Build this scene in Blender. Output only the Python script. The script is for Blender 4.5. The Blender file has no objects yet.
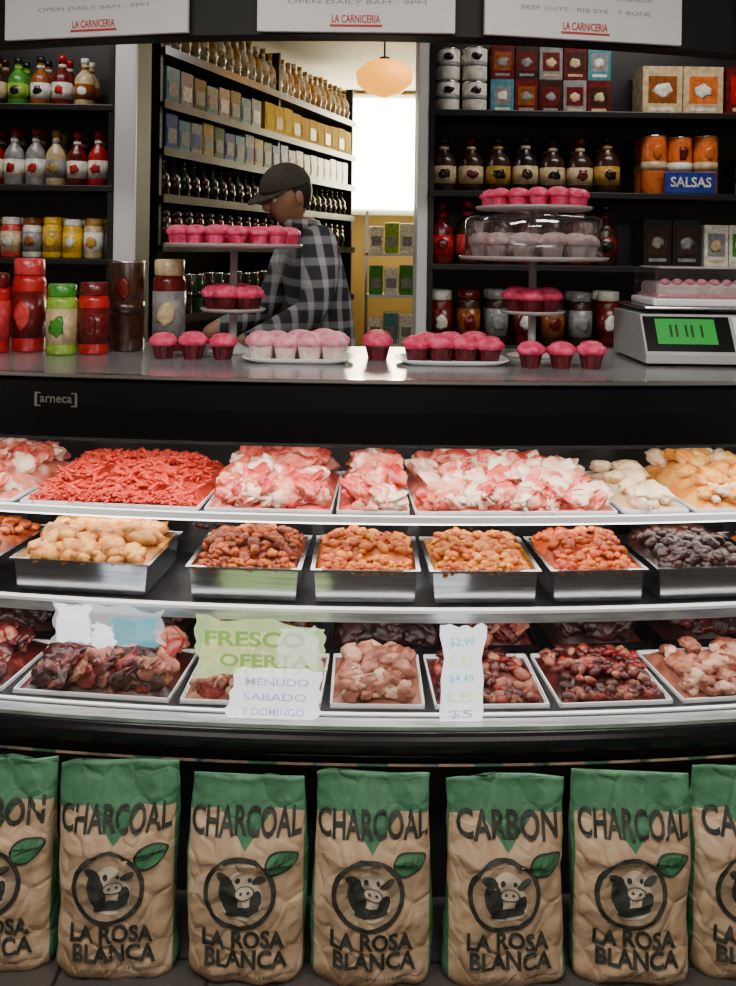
import bpy, bmesh, math, random
from mathutils import Vector, Matrix, Euler, noise
random.seed(7)
F=880.0; HC=1.47; Y0=250.0; K=0.08
def WX(px,d): return (px-368)/F*d
def WZ(py,d): return HC-(py-Y0)/F*d
R=random.uniform
# ---------------------------------------------------------------- materials
def mat(name,col,rough=0.5,metal=0.0,col2=None,scale=20,ramp=(0.4,0.6),bump=0.0,emit=None,es=0,coat=0.0,detail=4,col3=None,stretch=None,alpha=1.0,spec=0.5):
    m=bpy.data.materials.new(name); m.use_nodes=True
    nt=m.node_tree; N=nt.nodes; L=nt.links
    p=N['Principled BSDF']
    p.inputs['Base Color'].default_value=(*col,1); p.inputs['Roughness'].default_value=rough
    p.inputs['Metallic'].default_value=metal; p.inputs['Coat Weight'].default_value=coat
    p.inputs['Specular IOR Level'].default_value=spec
    if alpha<1: p.inputs['Alpha'].default_value=alpha
    if emit: p.inputs['Emission Color'].default_value=(*emit,1); p.inputs['Emission Strength'].default_value=es
    if col2 or bump:
        tc=N.new('ShaderNodeTexCoord'); mp=N.new('ShaderNodeMapping'); L.new(tc.outputs['Object'],mp.inputs['Vector'])
        if stretch: mp.inputs['Scale'].default_value=stretch
        n=N.new('ShaderNodeTexNoise'); n.inputs['Scale'].default_value=scale; n.inputs['Detail'].default_value=detail
        L.new(mp.outputs[0],n.inputs['Vector'])
        if col2:
            r=N.new('ShaderNodeValToRGB'); L.new(n.outputs['Fac'],r.inputs['Fac'])
            r.color_ramp.elements[0].position=ramp[0]; r.color_ramp.elements[0].color=(*col,1)
            r.color_ramp.elements[1].position=ramp[1]; r.color_ramp.elements[1].color=(*col2,1)
            if col3:
                e=r.color_ramp.elements.new(min(0.99,ramp[1]+0.1)); e.color=(*col3,1)
            L.new(r.outputs['Color'],p.inputs['Base Color'])
        if bump:
            bp=N.new('ShaderNodeBump'); bp.inputs['Strength'].default_value=bump; bp.inputs['Distance'].default_value=0.01
            L.new(n.outputs['Fac'],bp.inputs['Height']); L.new(bp.outputs[0],p.inputs['Normal'])
    return m
def glassmat(name,tint=(1,1,1),refl=0.08,rough=0.02):
    m=bpy.data.materials.new(name); m.use_nodes=True; nt=m.node_tree; N=nt.nodes; L=nt.links
    out=N['Material Output']; N.remove(N['Principled BSDF'])
    t=N.new('ShaderNodeBsdfTransparent'); t.inputs[0].default_value=(*tint,1)
    g=N.new('ShaderNodeBsdfGlossy'); g.inputs['Roughness'].default_value=rough
    lw=N.new('ShaderNodeLayerWeight'); lw.inputs['Blend'].default_value=0.25
    ma=N.new('ShaderNodeMath'); ma.operation='MULTIPLY_ADD'; L.new(lw.outputs['Fresnel'],ma.inputs[0]); ma.inputs[1].default_value=0.6; ma.inputs[2].default_value=refl
    mx=N.new('ShaderNodeMixShader'); L.new(ma.outputs[0],mx.inputs[0]); L.new(t.outputs[0],mx.inputs[1]); L.new(g.outputs[0],mx.inputs[2])
    L.new(mx.outputs[0],out.inputs[0]); return m
M={}
M['black']=mat('black_gloss',(0.003,0.003,0.004),0.2)
M['blackm']=mat('black_matte',(0.005,0.005,0.006),0.6)
M['steel']=mat('stainless',(0.55,0.56,0.58),0.2,1.0,col2=(0.42,0.43,0.45),scale=6,stretch=(1,20,20))
M['steeld']=mat('counter_steel',(0.42,0.43,0.45),0.2,0.55,col2=(0.3,0.31,0.33),scale=5)
M['steelb']=mat('interior_steel_dark',(0.12,0.12,0.13),0.3,1.0,col2=(0.08,0.08,0.09),scale=5)
M['chrome']=mat('chrome',(0.85,0.85,0.87),0.1,1.0)
M['trimw']=mat('bright_edge_trim',(0.85,0.86,0.88),0.25)
M['trims']=mat('satin_edge_trim',(0.62,0.63,0.65),0.25,0.6,col2=(0.4,0.41,0.43),scale=4,stretch=(2,20,20))
M['white']=mat('white_paint',(0.75,0.75,0.76),0.5,col2=(0.68,0.68,0.7),scale=3)
M['whitep']=mat('white_plastic',(0.85,0.85,0.86),0.3)
M['glass']=glassmat('case_glass',(0.96,0.97,0.97),0.045)
M['acryl']=glassmat('clear_acrylic',(0.86,0.88,0.9),0.12,0.05)
M['smoke']=glassmat('glass_shelf',(0.45,0.47,0.48),0.12,0.05)
M['led']=mat('led_tube',(1,1,1),emit=(1,0.97,0.93),es=7)
M['darkwall']=mat('dark_wall',(0.018,0.017,0.017),0.7,col2=(0.026,0.024,0.023),scale=3)
M['ceil']=mat('ceiling_tiles',(0.35,0.33,0.29),0.8,col2=(0.4,0.38,0.34),scale=30)
M['soffit']=mat('soffit_black',(0.004,0.004,0.005),0.6)
M['shelf']=mat('shelf_dark',(0.008,0.007,0.008),0.4)
M['sign']=mat('sign_board',(0.9,0.91,0.92),0.35,col2=(0.84,0.86,0.88),scale=2)
M['signtxt']=mat('sign_text',(0.35,0.36,0.38),0.6)
M['signred']=mat('sign_red',(0.6,0.05,0.04),0.5)
M['pink']=mat('pink_frosting',(0.8,0.08,0.22),0.5,col2=(0.85,0.2,0.35),scale=60,bump=0.3)
M['pinkl']=mat('pale_pink_frosting',(0.85,0.22,0.32),0.5,col2=(0.9,0.42,0.5),scale=60,bump=0.3)
M['pinkh']=mat('hot_pink_frosting',(0.66,0.02,0.09),0.5,col2=(0.85,0.10,0.22),scale=50,bump=0.3)
M['velvet']=mat('red_velvet_cup',(0.05,0.001,0.003),0.45,col2=(0.13,0.003,0.010),scale=60)
M['cream']=mat('cream_cake',(0.7,0.5,0.48),0.5,col2=(0.85,0.72,0.68),scale=40)
# ---------------------------------------------------------------- builder
_ico={}
def ico(sub):
    if sub not in _ico:
        bm=bmesh.new(); bmesh.ops.create_icosphere(bm,subdivisions=sub,radius=1)
        bm.verts.ensure_lookup_table()
        _ico[sub]=([v.co.copy() for v in bm.verts],[[v.index for v in f.verts] for f in bm.faces]); bm.free()
    return _ico[sub]
_txt={}
def textmesh(s,bold=0.0):
    k=(s,bold)
    if k not in _txt:
        cu=bpy.data.curves.new('t','FONT'); cu.body=s; cu.align_x='CENTER'; cu.align_y='CENTER'; cu.resolution_u=3; cu.offset=bold
        ob=bpy.data.objects.new('t',cu); bpy.context.collection.objects.link(ob)
        dg=bpy.context.evaluated_depsgraph_get(); me=ob.evaluated_get(dg).to_mesh()
        vs=[v.co.copy() for v in me.vertices]; fs=[list(p.vertices) for p in me.polygons]
        xs=[v.x for v in vs]; ys=[v.y for v in vs]
        w=max(xs)-min(xs); h=max(ys)-min(ys); cx=(max(xs)+min(xs))/2; cy=(max(ys)+min(ys))/2
        vs=[((v.x-cx)/w,(v.y-cy)/h) for v in vs]
        ob.evaluated_get(dg).to_mesh_clear(); bpy.data.objects.remove(ob); bpy.data.curves.remove(cu)
        _txt[k]=(vs,fs)
    return _txt[k]
class B:
    def __init__(s): s.v=[];s.f=[];s.m=[];s.sm=[];s.mats=[]
    def mi(s,m):
        if isinstance(m,(list,tuple)): m=random.choice(m)
        if isinstance(m,str): m=M[m]
        if m not in s.mats: s.mats.append(m)
        return s.mats.index(m)
    def add(s,vs,fs,m,smooth=False):
        o=len(s.v); i=s.mi(m); s.v+= [tuple(v) for v in vs]
        for f in fs: s.f.append([a+o for a in f]); s.m.append(i); s.sm.append(smooth)
    def box(s,x0,x1,y0,y1,z0,z1,m,bev=0.0,rot=None,piv=None):
        bm=bmesh.new(); bmesh.ops.create_cube(bm,size=1)
        for v in bm.verts: v.co=Vector(((x0+x1)/2+v.co.x*(x1-x0),(y0+y1)/2+v.co.y*(y1-y0),(z0+z1)/2+v.co.z*(z1-z0)))
        if bev: bmesh.ops.bevel(bm,geom=bm.edges[:],offset=bev,segments=2,affect='EDGES',profile=0.5)
        if rot:
            c=Vector(piv) if piv else Vector(((x0+x1)/2,(y0+y1)/2,(z0+z1)/2)); E=Euler(rot).to_matrix()
            for v in bm.verts: v.co=c+E@(v.co-c)
        bm.verts.index_update()
        s.add([v.co for v in bm.verts],[[v.index for v in f.verts] for f in bm.faces],m); bm.free()
    def lathe(s,prof,c,m,seg=20,smooth=True,sq=0.0,wob=None):
        vs=[];fs=[];n=len(prof)
        for (r,z) in prof:
            for k in range(seg):
                a=2*math.pi*k/seg; rr=r*(1+(wob(a,z) if wob else 0))
                vs.append((c[0]+rr*math.cos(a),c[1]+rr*math.sin(a),c[2]+z))
        for i in range(n-1):
            for k in range(seg):
                k2=(k+1)%seg; fs.append([i*seg+k,i*seg+k2,(i+1)*seg+k2,(i+1)*seg+k])
        if prof[0][0]>1e-5: fs.append([k for k in range(seg)][::-1])
        if prof[-1][0]>1e-5: fs.append([(n-1)*seg+k for k in range(seg)])
        s.add(vs,fs,m,smooth)
    def blob(s,c,sc,rot,m,sub=2,nz=0.15,nf=2.0):
        V,Fc=ico(sub); E=Euler(rot).to_matrix(); off=Vector((R(-50,50),R(-50,50),R(-50,50))); c=Vector(c); o=[]
        for v in V:
            k=1+nz*noise.noise(v*nf+off)*2; o.append(c+E@Vector((v.x*sc[0]*k,v.y*sc[1]*k,v.z*sc[2]*k)))
        s.add(o,Fc,m,True)
    def sweep(s,prof,x0,x1,m,n=24,k=K,closed=True,smooth=False):
        vs=[];fs=[];P=len(prof)
        for i in range(n+1):
            x=x0+(x1-x0)*i/n
            for (y,z) in prof: vs.append((x,y+k*x*x,z))
        for i in range(n):
            for j in range(P if closed else P-1):
                j2=(j+1)%P; fs.append([i*P+j,i*P+j2,(i+1)*P+j2,(i+1)*P+j])
        if closed: fs.append(list(range(P))[::-1]); fs.append([n*P+j for j in range(P)])
        s.add(vs,fs,m,smooth)
    def rsweep(s,y0,y1,z0,z1,x0,x1,m,**kw): s.sweep([(y0,z0),(y1,z0),(y1,z1),(y0,z1)],x0,x1,m,**kw)
    def text(s,t,c,w,h,m,fn=None,bold=0.0):
        V,Fc=textmesh(t,bold); vs=[]
        for (a,b) in V:
            x=c[0]+a*w; z=c[2]+b*h; y=fn(x,z) if fn else c[1]; vs.append((x,y,z))
        s.add(vs,Fc,m)
    def obj(s,name,loc=(0,0,0),rot=(0,0,0)):
        me=bpy.data.meshes.new(name); me.from_pydata(s.v,[],s.f)
        for mm in s.mats: me.materials.append(mm)
        me.polygons.foreach_set('material_index',s.m); me.polygons.foreach_set('use_smooth',s.sm); me.update()
        ob=bpy.data.objects.new(name,me); ob.location=loc; ob.rotation_euler=rot; bpy.context.collection.objects.link(ob); return ob
def bendrot(x): return math.atan(2*K*x)
# ---------------------------------------------------------------- room shell
def wall(name,x0,x1,y0,y1,z0,z1,m):
    b=B(); b.box(x0,x1,y0,y1,z0,z1,m); return b.obj(name)
M['floor']=mat('floor_tile',(0.1,0.09,0.085),0.3,col2=(0.14,0.13,0.12),scale=4)
nt=M['floor'].node_tree
br=nt.nodes.new('ShaderNodeTexBrick'); br.offset=0; br.inputs['Scale'].default_value=3.3; br.inputs['Brick Width'].default_value=1; br.inputs['Row Height'].default_value=1; br.inputs['Mortar Size'].default_value=0.015
br.inputs['Color1'].default_value=(0.06,0.055,0.05,1); br.inputs['Color2'].default_value=(0.08,0.07,0.065,1); br.inputs['Mortar'].default_value=(0.02,0.02,0.02,1)
tc=nt.nodes.new('ShaderNodeTexCoord'); nt.links.new(tc.outputs['Object'],br.inputs['Vector']); nt.links.new(br.outputs['Color'],nt.nodes['Principled BSDF'].inputs['Base Color'])
wall('floor',-2.6,2.6,-1.7,7.1,-0.1,0,'floor')
wall('ceiling',-2.6,2.6,-1.7,7.1,2.75,2.85,'ceil')
M['cwall']=mat('shop_wall',(0.3,0.28,0.25),0.7,col2=(0.34,0.31,0.28),scale=2)
wall('wall_left',-2.7,-2.6,-1.7,7.1,0,2.75,'cwall')
wall('wall_right',2.6,2.7,-1.7,7.1,0,2.75,'cwall')
wall('wall_front',-2.7,2.7,-1.8,-1.7,0,2.75,'cwall')
wall('wall_far',-2.7,2.7,7.1,7.2,0,2.75,mat('backroom_wall',(0.6,0.36,0.1),0.6,col2=(0.65,0.42,0.14),scale=2))
OX0,OX1=-0.925,0.205
b=B(); b.box(-2.6,OX0-0.08,3.76,3.86,0,2.75,'darkwall'); b.box(OX1+0.03,2.6,3.76,3.86,0,2.75,'darkwall'); b.box(OX0-0.08,OX1+0.03,3.76,3.86,2.45,2.75,'darkwall'); b.obj('wall_back')
b=B(); b.box(OX0-0.085,OX0,3.48,3.50,0,2.75,'white',bev=0.004); b.box(OX0-0.085,OX0-0.01,3.50,3.76,0,2.75,'darkwall'); b.obj('trim_1')
b=B(); b.box(OX1-0.012,OX1+0.03,3.48,3.76,0,2.75,'white',bev=0.003); b.obj('trim_2')
# ---------------------------------------------------------------- soffit and signs
K2=0.15
b=B(); b.rsweep(2.37,2.45,2.05,2.75,-2.3,2.3,'soffit',k=K2,n=40); b.obj('ceiling_soffit')
lines=['BEEF CUTS   RIB EYE   T-BONE','FAJITA   ARRACHERA   MILANESA','CHORIZO   PORK CHOPS   CARNITAS','OPEN DAILY 8AM - 9PM','TACOS   TORTAS   QUESADILLAS']
for sx,w in ((93,0.56),(353,0.53),(580,0.57),(812,0.54)):
    X=WX(sx,2.37); X=WX(sx,2.37+K2*X*X)
    b=B(); h=0.5
    b.box(-w/2,w/2,-0.014,0,0,h,'sign',bev=0.002)
    b.text('LA CARNICERIA',(0,-0.0155,0.035),0.13,0.022,'signred',bold=0.02)
    b.box(-0.07,0.07,-0.016,-0.0135,0.014,0.020,'signred')
    for i in range(9):
        t=lines[(i+int(sx))%5]
        b.text(t,(R(-0.01,0.01),-0.0155,0.08+i*0.035),0.40+R(-0.08,0.05),0.011,'signtxt')
    yy=2.37+K2*X*X-0.004
    b.obj('menu_sign',(X,yy,2.052),(0,0,math.atan(2*K2*X)))
# ---------------------------------------------------------------- display case
XL,XR=-1.5,1.5
def gy(z):
    t=(z-0.42)/(1.05-0.42); return 1.945+0.015*t-0.03*math.sin(math.pi*min(max(t,0),1))
b=B()
b.rsweep(2.0,2.62,0.0,0.36,XL,XR,'blackm')
pr=[]
for i in range(13):
    a=math.pi/2+math.pi*i/12; pr.append((1.935+0.035*math.cos(a),0.391+0.031*math.sin(a)))
pr+= [(2.05,0.36),(2.05,0.422)]
b.sweep(pr,XL,XR,'black',smooth=False,n=40)
b.rsweep(1.922,1.957,0.4205,0.429,XL,XR,'trims',n=40)
b.rsweep(1.905,1.915,0.352,0.358,XL,XR,'chrome',n=40)
b.rsweep(1.958,2.62,0.36,0.43,XL,XR,'steelb',n=40)
b.rsweep(1.962,1.972,0.43,0.434,XL,XR,'trimw',n=40)
b.rsweep(2.60,2.64,0.43,1.15,XL,XR,'steelb',n=40)
b.sweep([(1.955,1.174),(1.945,1.178),(1.95,1.182),(2.62,1.182),(2.62,1.15),(1.955,1.15)],XL,XR,'steeld',n=40)
b.rsweep(1.938,1.952,1.176,1.184,XL,XR,'chrome',n=40)
b.sweep([(1.955,1.03),(1.945,1.04),(1.94,1.11),(1.94,1.165),(1.95,1.172),(1.99,1.172),(1.99,1.03)],XL,XR,'black',n=40)
b.rsweep(2.02,2.05,1.12,1.145,XL+.05,XR-.05,'led',n=40)
TS,MS=0.83,0.645
b.rsweep(2.11,2.60,TS-0.012,TS,XL+.03,XR-.03,'smoke',n=40)
b.rsweep(2.100,2.112,TS-0.012,TS+0.003,XL+.03,XR-.03,'trimw',n=40)
b.rsweep(2.03,2.60,MS-0.014,MS,XL+.03,XR-.03,'steelb',n=40)
b.rsweep(2.014,2.032,MS-0.028,MS-0.006,XL+.03,XR-.03,'trims',n=40)
b.rsweep(2.013,2.032,MS-0.006,MS+0.001,XL+.03,XR-.03,'trimw',n=40)
b.rsweep(2.06,2.085,MS-0.03,MS-0.014,XL+.05,XR-.05,'led',n=40)
b.rsweep(2.14,2.165,TS-0.028,TS-0.012,XL+.05,XR-.05,'led',n=40)
for x in (-1.42,-0.98,-0.345,0.345,0.98,1.42):
    yy=K*x*x
    b.box(x-0.006,x+0.006,2.56+yy,2.60+yy,0.43,1.15,'chrome')
    for zz in(TS-0.012,MS-0.014): b.box(x-0.003,x+0.003,2.2+yy,2.58+yy,zz-0.03,zz-0.001,'chrome')
gp=[(gy(0.42+0.63*i/16),0.42+0.63*i/16) for i in range(17)]
b.sweep(gp,XL,XR,'glass',closed=False,smooth=True,n=40)
for x in (XL,XR):
    yy=K*x*x; s=0.02 if x>0 else -0.02
    b.box(min(x,x+s),max(x,x+s),1.93+yy,2.64+yy,0.0,1.182,'black')
yb=lambda x,z:1.936+K*x*x
cx_,cz_=WX(54,1.95),WZ(404,1.95)-0.004
b.text('arneca',(cx_,0,cz_),0.075,0.014,'chrome',fn=yb,bold=0.01)
for (xa,xb,za,zb) in ((-.05,-.044,-.016,.016),(.044,.05,-.016,.016),(-.05,-.036,.013,.016),(-.05,-.036,-.016,-.013),(.036,.05,.013,.016),(.036,.05,-.016,-.013)):
    b.add([(cx_+p,yb(cx_+p,0),cz_+q) for p,q in((xa,za),(xb,za),(xb,zb),(xa,zb))],[[0,1,2,3]],'chrome')
b.obj('refrigerated_display_case')
# ---------------------------------------------------------------- meats
def mt(*a,**k):
    k.setdefault('spec',0.35); return mat(*a,**k)
MM={
 'ground':mt('ground_beef',(0.5,0.016,0.008),0.45,col2=(0.68,0.07,0.035),scale=90,bump=0.5,ramp=(0.35,0.65),col3=(0.8,0.24,0.14)),
 'porkr':mt('pork_red',(0.42,0.02,0.018),0.35,col2=(0.65,0.12,0.08),scale=20,ramp=(0.42,0.58),col3=(0.8,0.42,0.32)),
 'porkp':mt('pork_pink',(0.58,0.10,0.06),0.35,col2=(0.74,0.27,0.18),scale=20,ramp=(0.42,0.58),col3=(0.85,0.62,0.5)),
 'fat':mt('pork_fat',(0.74,0.42,0.29),0.35,col2=(0.84,0.64,0.5),scale=20,ramp=(0.42,0.6)),
 'lard':mt('chicken_skin',(0.72,0.48,0.26),0.45,col2=(0.82,0.64,0.42),scale=15),
 'yellow':mt('marinated_yellow_chicken',(0.72,0.22,0.02),0.4,col2=(0.82,0.44,0.1),scale=22),
 'beige':mt('breaded_chicken',(0.48,0.15,0.02),0.5,col2=(0.68,0.32,0.08),scale=30,bump=0.3),
 'adobo':mt('adobo_pork',(0.13,0.014,0.002),0.5,col2=(0.32,0.055,0.005),scale=40,bump=0.3),
 'orange':mt('al_pastor',(0.35,0.05,0.002),0.5,col2=(0.52,0.13,0.006),scale=40,bump=0.3),
 'orange2':mt('al_pastor_light',(0.46,0.13,0.006),0.5,col2=(0.6,0.25,0.025),scale=40,bump=0.3),
 'redor':mt('marinated_beef',(0.33,0.022,0.002),0.5,col2=(0.52,0.09,0.006),scale=40,bump=0.3),
 'dark':mt('dark_meat',(0.014,0.003,0.002),0.4,col2=(0.05,0.01,0.008),scale=30,ramp=(0.45,0.7)),
 'darkred':mt('beef_liver',(0.035,0.003,0.003),0.35,col2=(0.13,0.014,0.012),scale=25,ramp=(0.45,0.65),col3=(0.34,0.13,0.1)),
 'redm':mt('beef_red',(0.17,0.008,0.008),0.35,col2=(0.32,0.035,0.025),scale=25,ramp=(0.45,0.65),col3=(0.5,0.27,0.2)),
 'brown':mt('tripe_brown',(0.2,0.055,0.03),0.4,col2=(0.38,0.14,0.085),scale=25,ramp=(0.42,0.6)),
 'brownl':mt('tripe_pale',(0.42,0.2,0.13),0.4,col2=(0.58,0.35,0.25),scale=25,ramp=(0.42,0.6)),
}
def mm(*k): return [MM[q] for q in k]
SETS={'ground':mm('ground'),'pork':mm('porkr','porkp','porkp','porkr','fat'),'pork2':mm('porkr','porkp','porkp','fat'),'chick':mm('porkp','porkr','porkp','fat','fat'),'lard':mm('lard','lard','fat'),
 'yellow':mm('yellow','yellow','lard'),'beige':mm('beige'),'adobo':mm('adobo','adobo','adobo','orange'),'orange':mm('orange','orange','redor','orange2'),'orange2':mm('orange2','orange','orange'),'redor':mm('redor','redor','orange'),
 'dark':mm('dark'),'darkred':mm('darkred','darkred','redm','brown'),'brown':mm('brown','brown','brownl','redm'),'brown2':mm('brown','brownl','brown'),'dice':mm('darkred','redm','darkred','brown'),'darkmix':mm('dark','darkred')}
def heap(b,x0,x1,y0,y1,z,h,n,kind,ms,size,front=True):
    cx,cy=(x0+x1)/2,(y0+y1)/2; ax,ay=(x1-x0)/2,(y1-y0)/2; m=ms[0]
    def pf(x,y):
        u=min(1,abs((x-cx)/ax)); v=min(1,abs((y-cy)/ay)); return max(0,(1-u**5)*(1-v**(3.0 if y<cy else 5)))
    nx,ny=24,16; vs=[];fs=[]; sd=R(0,90)
    for i in range(nx+1):
        for j in range(ny+1):
            x=x0+(x1-x0)*i/nx; y=y0+(y1-y0)*j/ny
            zz=z+h*0.7*pf(x,y)*(0.85+0.5*noise.noise(Vector((x*14+sd,y*14,0))))
            vs.append((x,y,zz))
    for i in range(nx):
        for j in range(ny): a=i*(ny+1)+j; fs.append([a,a+ny+1,a+ny+2,a+1])
    b.add(vs,fs,m,True)
    for q in range(n):
        x=R(x0+size*.5,x1-size*.5); fr=(q%5<2)
        y=R(y0+size*.38,y1-size*.35) if not fr else R(y0+size*.2,y0+size*.75)
        t=pf(x,y); zz=z+h*0.7*t; zz+=h*0.2*noise.noise(Vector((x*12+sd,y*12,3)))*t
        s=size*R(0.7,1.2)*(0.8 if fr else 1)
        if kind=='chunk': b.blob((x,y,zz+s*0.14),(s*.5,s*.38,s*.3),(R(-.5,.5),R(-.5,.5),R(0,6)),ms,2,0.25)
        elif kind=='slab': b.blob((x,y,zz+s*0.14),(s*.56,s*.38,s*.12),(R(0.6,1.2) if fr else R(0.1,1.1),R(-.6,.6),R(-.8,.8)),ms,3,0.28,1.8)
        elif kind=='strand':
            a=R(0,6.28); b.blob((x,y,zz+s*.08),(s*.6,s*.14,s*.14),(R(-.3,.3),R(-.6,.6),a),ms,2,0.15)
        elif kind=='leg': b.blob((x,y,zz+s*.15),(s*.5,s*.34,s*.26),(R(-.3,.3),R(-.4,.4),R(0,6)),ms,3,0.22,1.7)
def flat_tray(x0,x1,y0,y1,m='whitep',rim=0.014):
    b=B(); t=0.003
    b.box(x0,x1,y0,y1,0,t,m)
    for q in ((x0,x1,y0,y0+t),(x0,x1,y1-t,y1),(x0,x0+t,y0,y1),(x1-t,x1,y0,y1)): b.box(*q,0,rim,m)
    return b
def pan(w,d,h,m='steel'):
    b=B(); ti=0.92
    def ring(s,z,e=0): return [(-w/2*s-e,-d/2*s-e,z),(w/2*s+e,-d/2*s-e,z),(w/2*s+e,d/2*s+e,z),(-w/2*s-e,d/2*s+e,z)]
    vs=ring(ti,0)+ring(0.97,h)+ring(0.97,h,0.008)+ring(0.97,h-0.005,0.008)+ring(ti-0.01,0.003)+ring(0.955,h)
    fs=[[3,2,1,0]]
    for a,c in((0,4),(8,12)):
        for i in range(4): fs.append([a+i,a+(i+1)%4,c+(i+1)%4,c+i])
    for i in range(4):
        fs.append([16+i,20+i,20+(i+1)%4,16+(i+1)%4]); fs.append([20+i,8+i,8+(i+1)%4,20+(i+1)%4])
    fs.append([16,17,18,19])
    b.add(vs,fs,m); return b
def place(b,name,px0,px1,y0,dep,z):
    X=(WX(px0,y0)+WX(px1,y0))/2; return b.obj(name,(X,y0+dep/2+K*X*X+0.002,z),(0,0,bendrot(X)))
top=[('ground_beef_tray',22,208,'ground','strand',950,0.034,0.095),('sliced_pork_tray',210,338,'pork','slab',120,0.068,0.09),
 ('pork_chop_tray',340,413,'pork2','slab',64,0.068,0.085),('chicken_cut_tray',415,620,'chick','slab',210,0.068,0.09),
 ('fresh_chicken_tray',624,692,'lard','leg',16,0.085,0.045),('marinated_chicken_tray',697,800,'yellow','leg',60,0.07,0.10),
 ('chicken_thigh_tray',-90,17,'chick','slab',70,0.075,0.075),('beef_steak_tray',806,930,'pork','slab',70,0.08,0.07)]
for nm,a,c,mk,kd,n,sz,h in top:
    w=WX(c,2.12)-WX(a,2.12); d=0.38
    b=flat_tray(-w/2,w/2,-d/2,d/2,'whitep',0.009)
    heap(b,-w/2+.005,w/2-.005,-d/2+.006,d/2-.01,0.003,h,n,kd,SETS[mk],sz)
    place(b,nm,a,c,2.115,d,TS+0.0035)
mid=[('breaded_chicken_pan',8,160,'beige','chunk',110,0.06,0.085),('adobo_pork_pan',190,309,'adobo','chunk',260,0.028,0.10),
 ('al_pastor_pan',314,426,'orange','chunk',240,0.028,0.085),('al_pastor_pan',431,546,'orange2','chunk',240,0.028,0.085),
 ('marinated_beef_pan',551,654,'redor','chunk',230,0.028,0.10),('barbacoa_pan',659,775,'dark','chunk',140,0.04,0.085),
 ('adobo_pork_pan',-118,3,'adobo','chunk',120,0.035,0.08),('al_pastor_pan',782,900,'orange','chunk',120,0.035,0.08)]
for nm,a,c,mk,kd,n,sz,h in mid:
    w=WX(c,2.04)-WX(a,2.04)-0.012; d=0.24; hp=0.078
    b=pan(w,d,hp); heap(b,-w/2*.95,w/2*.95,-d/2*.95,d/2*.95,hp-0.018,h*0.72,n,kd,SETS[mk],sz)
    place(b,nm,a,c,2.045,d,MS+0.0025)
for i,(a,c) in enumerate(((20,130),(150,260),(270,380),(390,500),(510,620),(630,740))):
    w=WX(c,2.34)-WX(a,2.34)-0.012; d=0.2
    b=pan(w,d,0.1)
    if i%2: heap(b,-w/2*.95,w/2*.95,-d/2*.95,d/2*.95,0.06,0.045,30,'chunk',SETS['darkmix'],0.05)
    else:
        b.box(-w/2*.96,w/2*.96,-d/2*.96,d/2*.96,0.1005,0.106,'steel',bev=0.002)
        b.lathe([(0.012,0.106),(0.006,0.112),(0.014,0.122),(0,0.124)],(0,0,0),'chrome',12)
    place(b,'steel_food_pan',a,c,2.34,d,MS+0.0025)
bot=[('liver_tray',14,180,'darkred','slab',110,0.07,0.07),('beef_tripe_tray',186,330,'brown','slab',90,0.065,0.055),
 ('pork_feet_tray',335,432,'brown2','leg',60,0.06,0.05),('beef_strip_tray',438,556,'dice','chunk',150,0.035,0.035),
 ('diced_beef_tray',562,682,'dice','chunk',190,0.032,0.05),('sausage_tray',688,810,'brown2','leg',70,0.055,0.045),('liver_tray',-120,8,'darkred','slab',60,0.07,0.05)]
for nm,a,c,mk,kd,n,sz,h in bot:
    w=WX(c,1.99)-WX(a,1.99)-0.004; d=0.25
    b=flat_tray(-w/2,w/2,-d/2,d/2,'whitep' ,0.010); heap(b,-w/2+.006,w/2-.006,-d/2+.010,d/2-.006,0.003,h,n,kd,SETS[mk],sz)
    place(b,nm,a,c,1.992,d,0.4305)
for (a,c,mk) in ((-60,60,'dark'),(70,190,'darkmix'),(200,325,'darkred'),(332,452,'dark'),(460,545,'darkred'),(552,660,'dark'),(668,790,'darkmix')):
    w=WX(c,2.27)-WX(a,2.27)-0.006; d=0.26
    b=flat_tray(-w/2,w/2,-d/2,d/2,'black',0.016); heap(b,-w/2+.01,w/2-.01,-d/2+.008,d/2-.01,0.003,0.085,50,'slab',SETS[mk],0.08)
    place(b,'dark_meat_tray',a,c,2.275,d,0.4305)
# ---------------------------------------------------------------- reflections on the case glass, painted as glowing lettered sheets
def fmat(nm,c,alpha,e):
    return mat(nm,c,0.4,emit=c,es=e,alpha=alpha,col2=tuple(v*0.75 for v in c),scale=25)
FW=fmat('reflection_white',(0.95,0.97,1.0),0.85,1.3); FWs=fmat('reflection_white_sheer',(0.9,0.93,1.0),0.4,0.9)
FT=fmat('reflection_teal',(0.12,0.55,0.65),0.75,0.6); FG=fmat('reflection_green',(0.18,0.42,0.04),0.75,0.6); FL=fmat('reflection_lime',(0.6,0.8,0.35),0.7,0.9); FP=fmat('reflection_lavender',(0.4,0.42,0.62),0.8,0.6)
def gf(o): return lambda x,z: gy(z)+K*x*x-o
def patch(b,X0,X1,Z0,Z1,m,o,sk=0.0,jag=0.0,nn=10):
    vs=[];fs=[]; sd=R(0,99)
    for i in range(nn+1):
        for j in range(nn+1):
            fx,fz=i/nn,j/nn
            x=X0+(X1-X0)*fx+sk*(1-fz); z=Z0+(Z1-Z0)*fz
            ex=(2*fx-1); ez=(2*fz-1)
            x+=jag*ex*abs(ex)*noise.noise(Vector((fz*4+sd,0,0)))*2; z+=jag*ez*abs(ez)*noise.noise(Vector((fx*5,sd,0)))*1.5
            vs.append((x,gf(o)(x,max(z,0.431)),max(z,0.431)))
    for i in range(nn):
        for j in range(nn): a=i*(nn+1)+j; fs.append([a,a+nn+1,a+nn+2,a+1])
    b.add(vs,fs,m)
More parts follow.
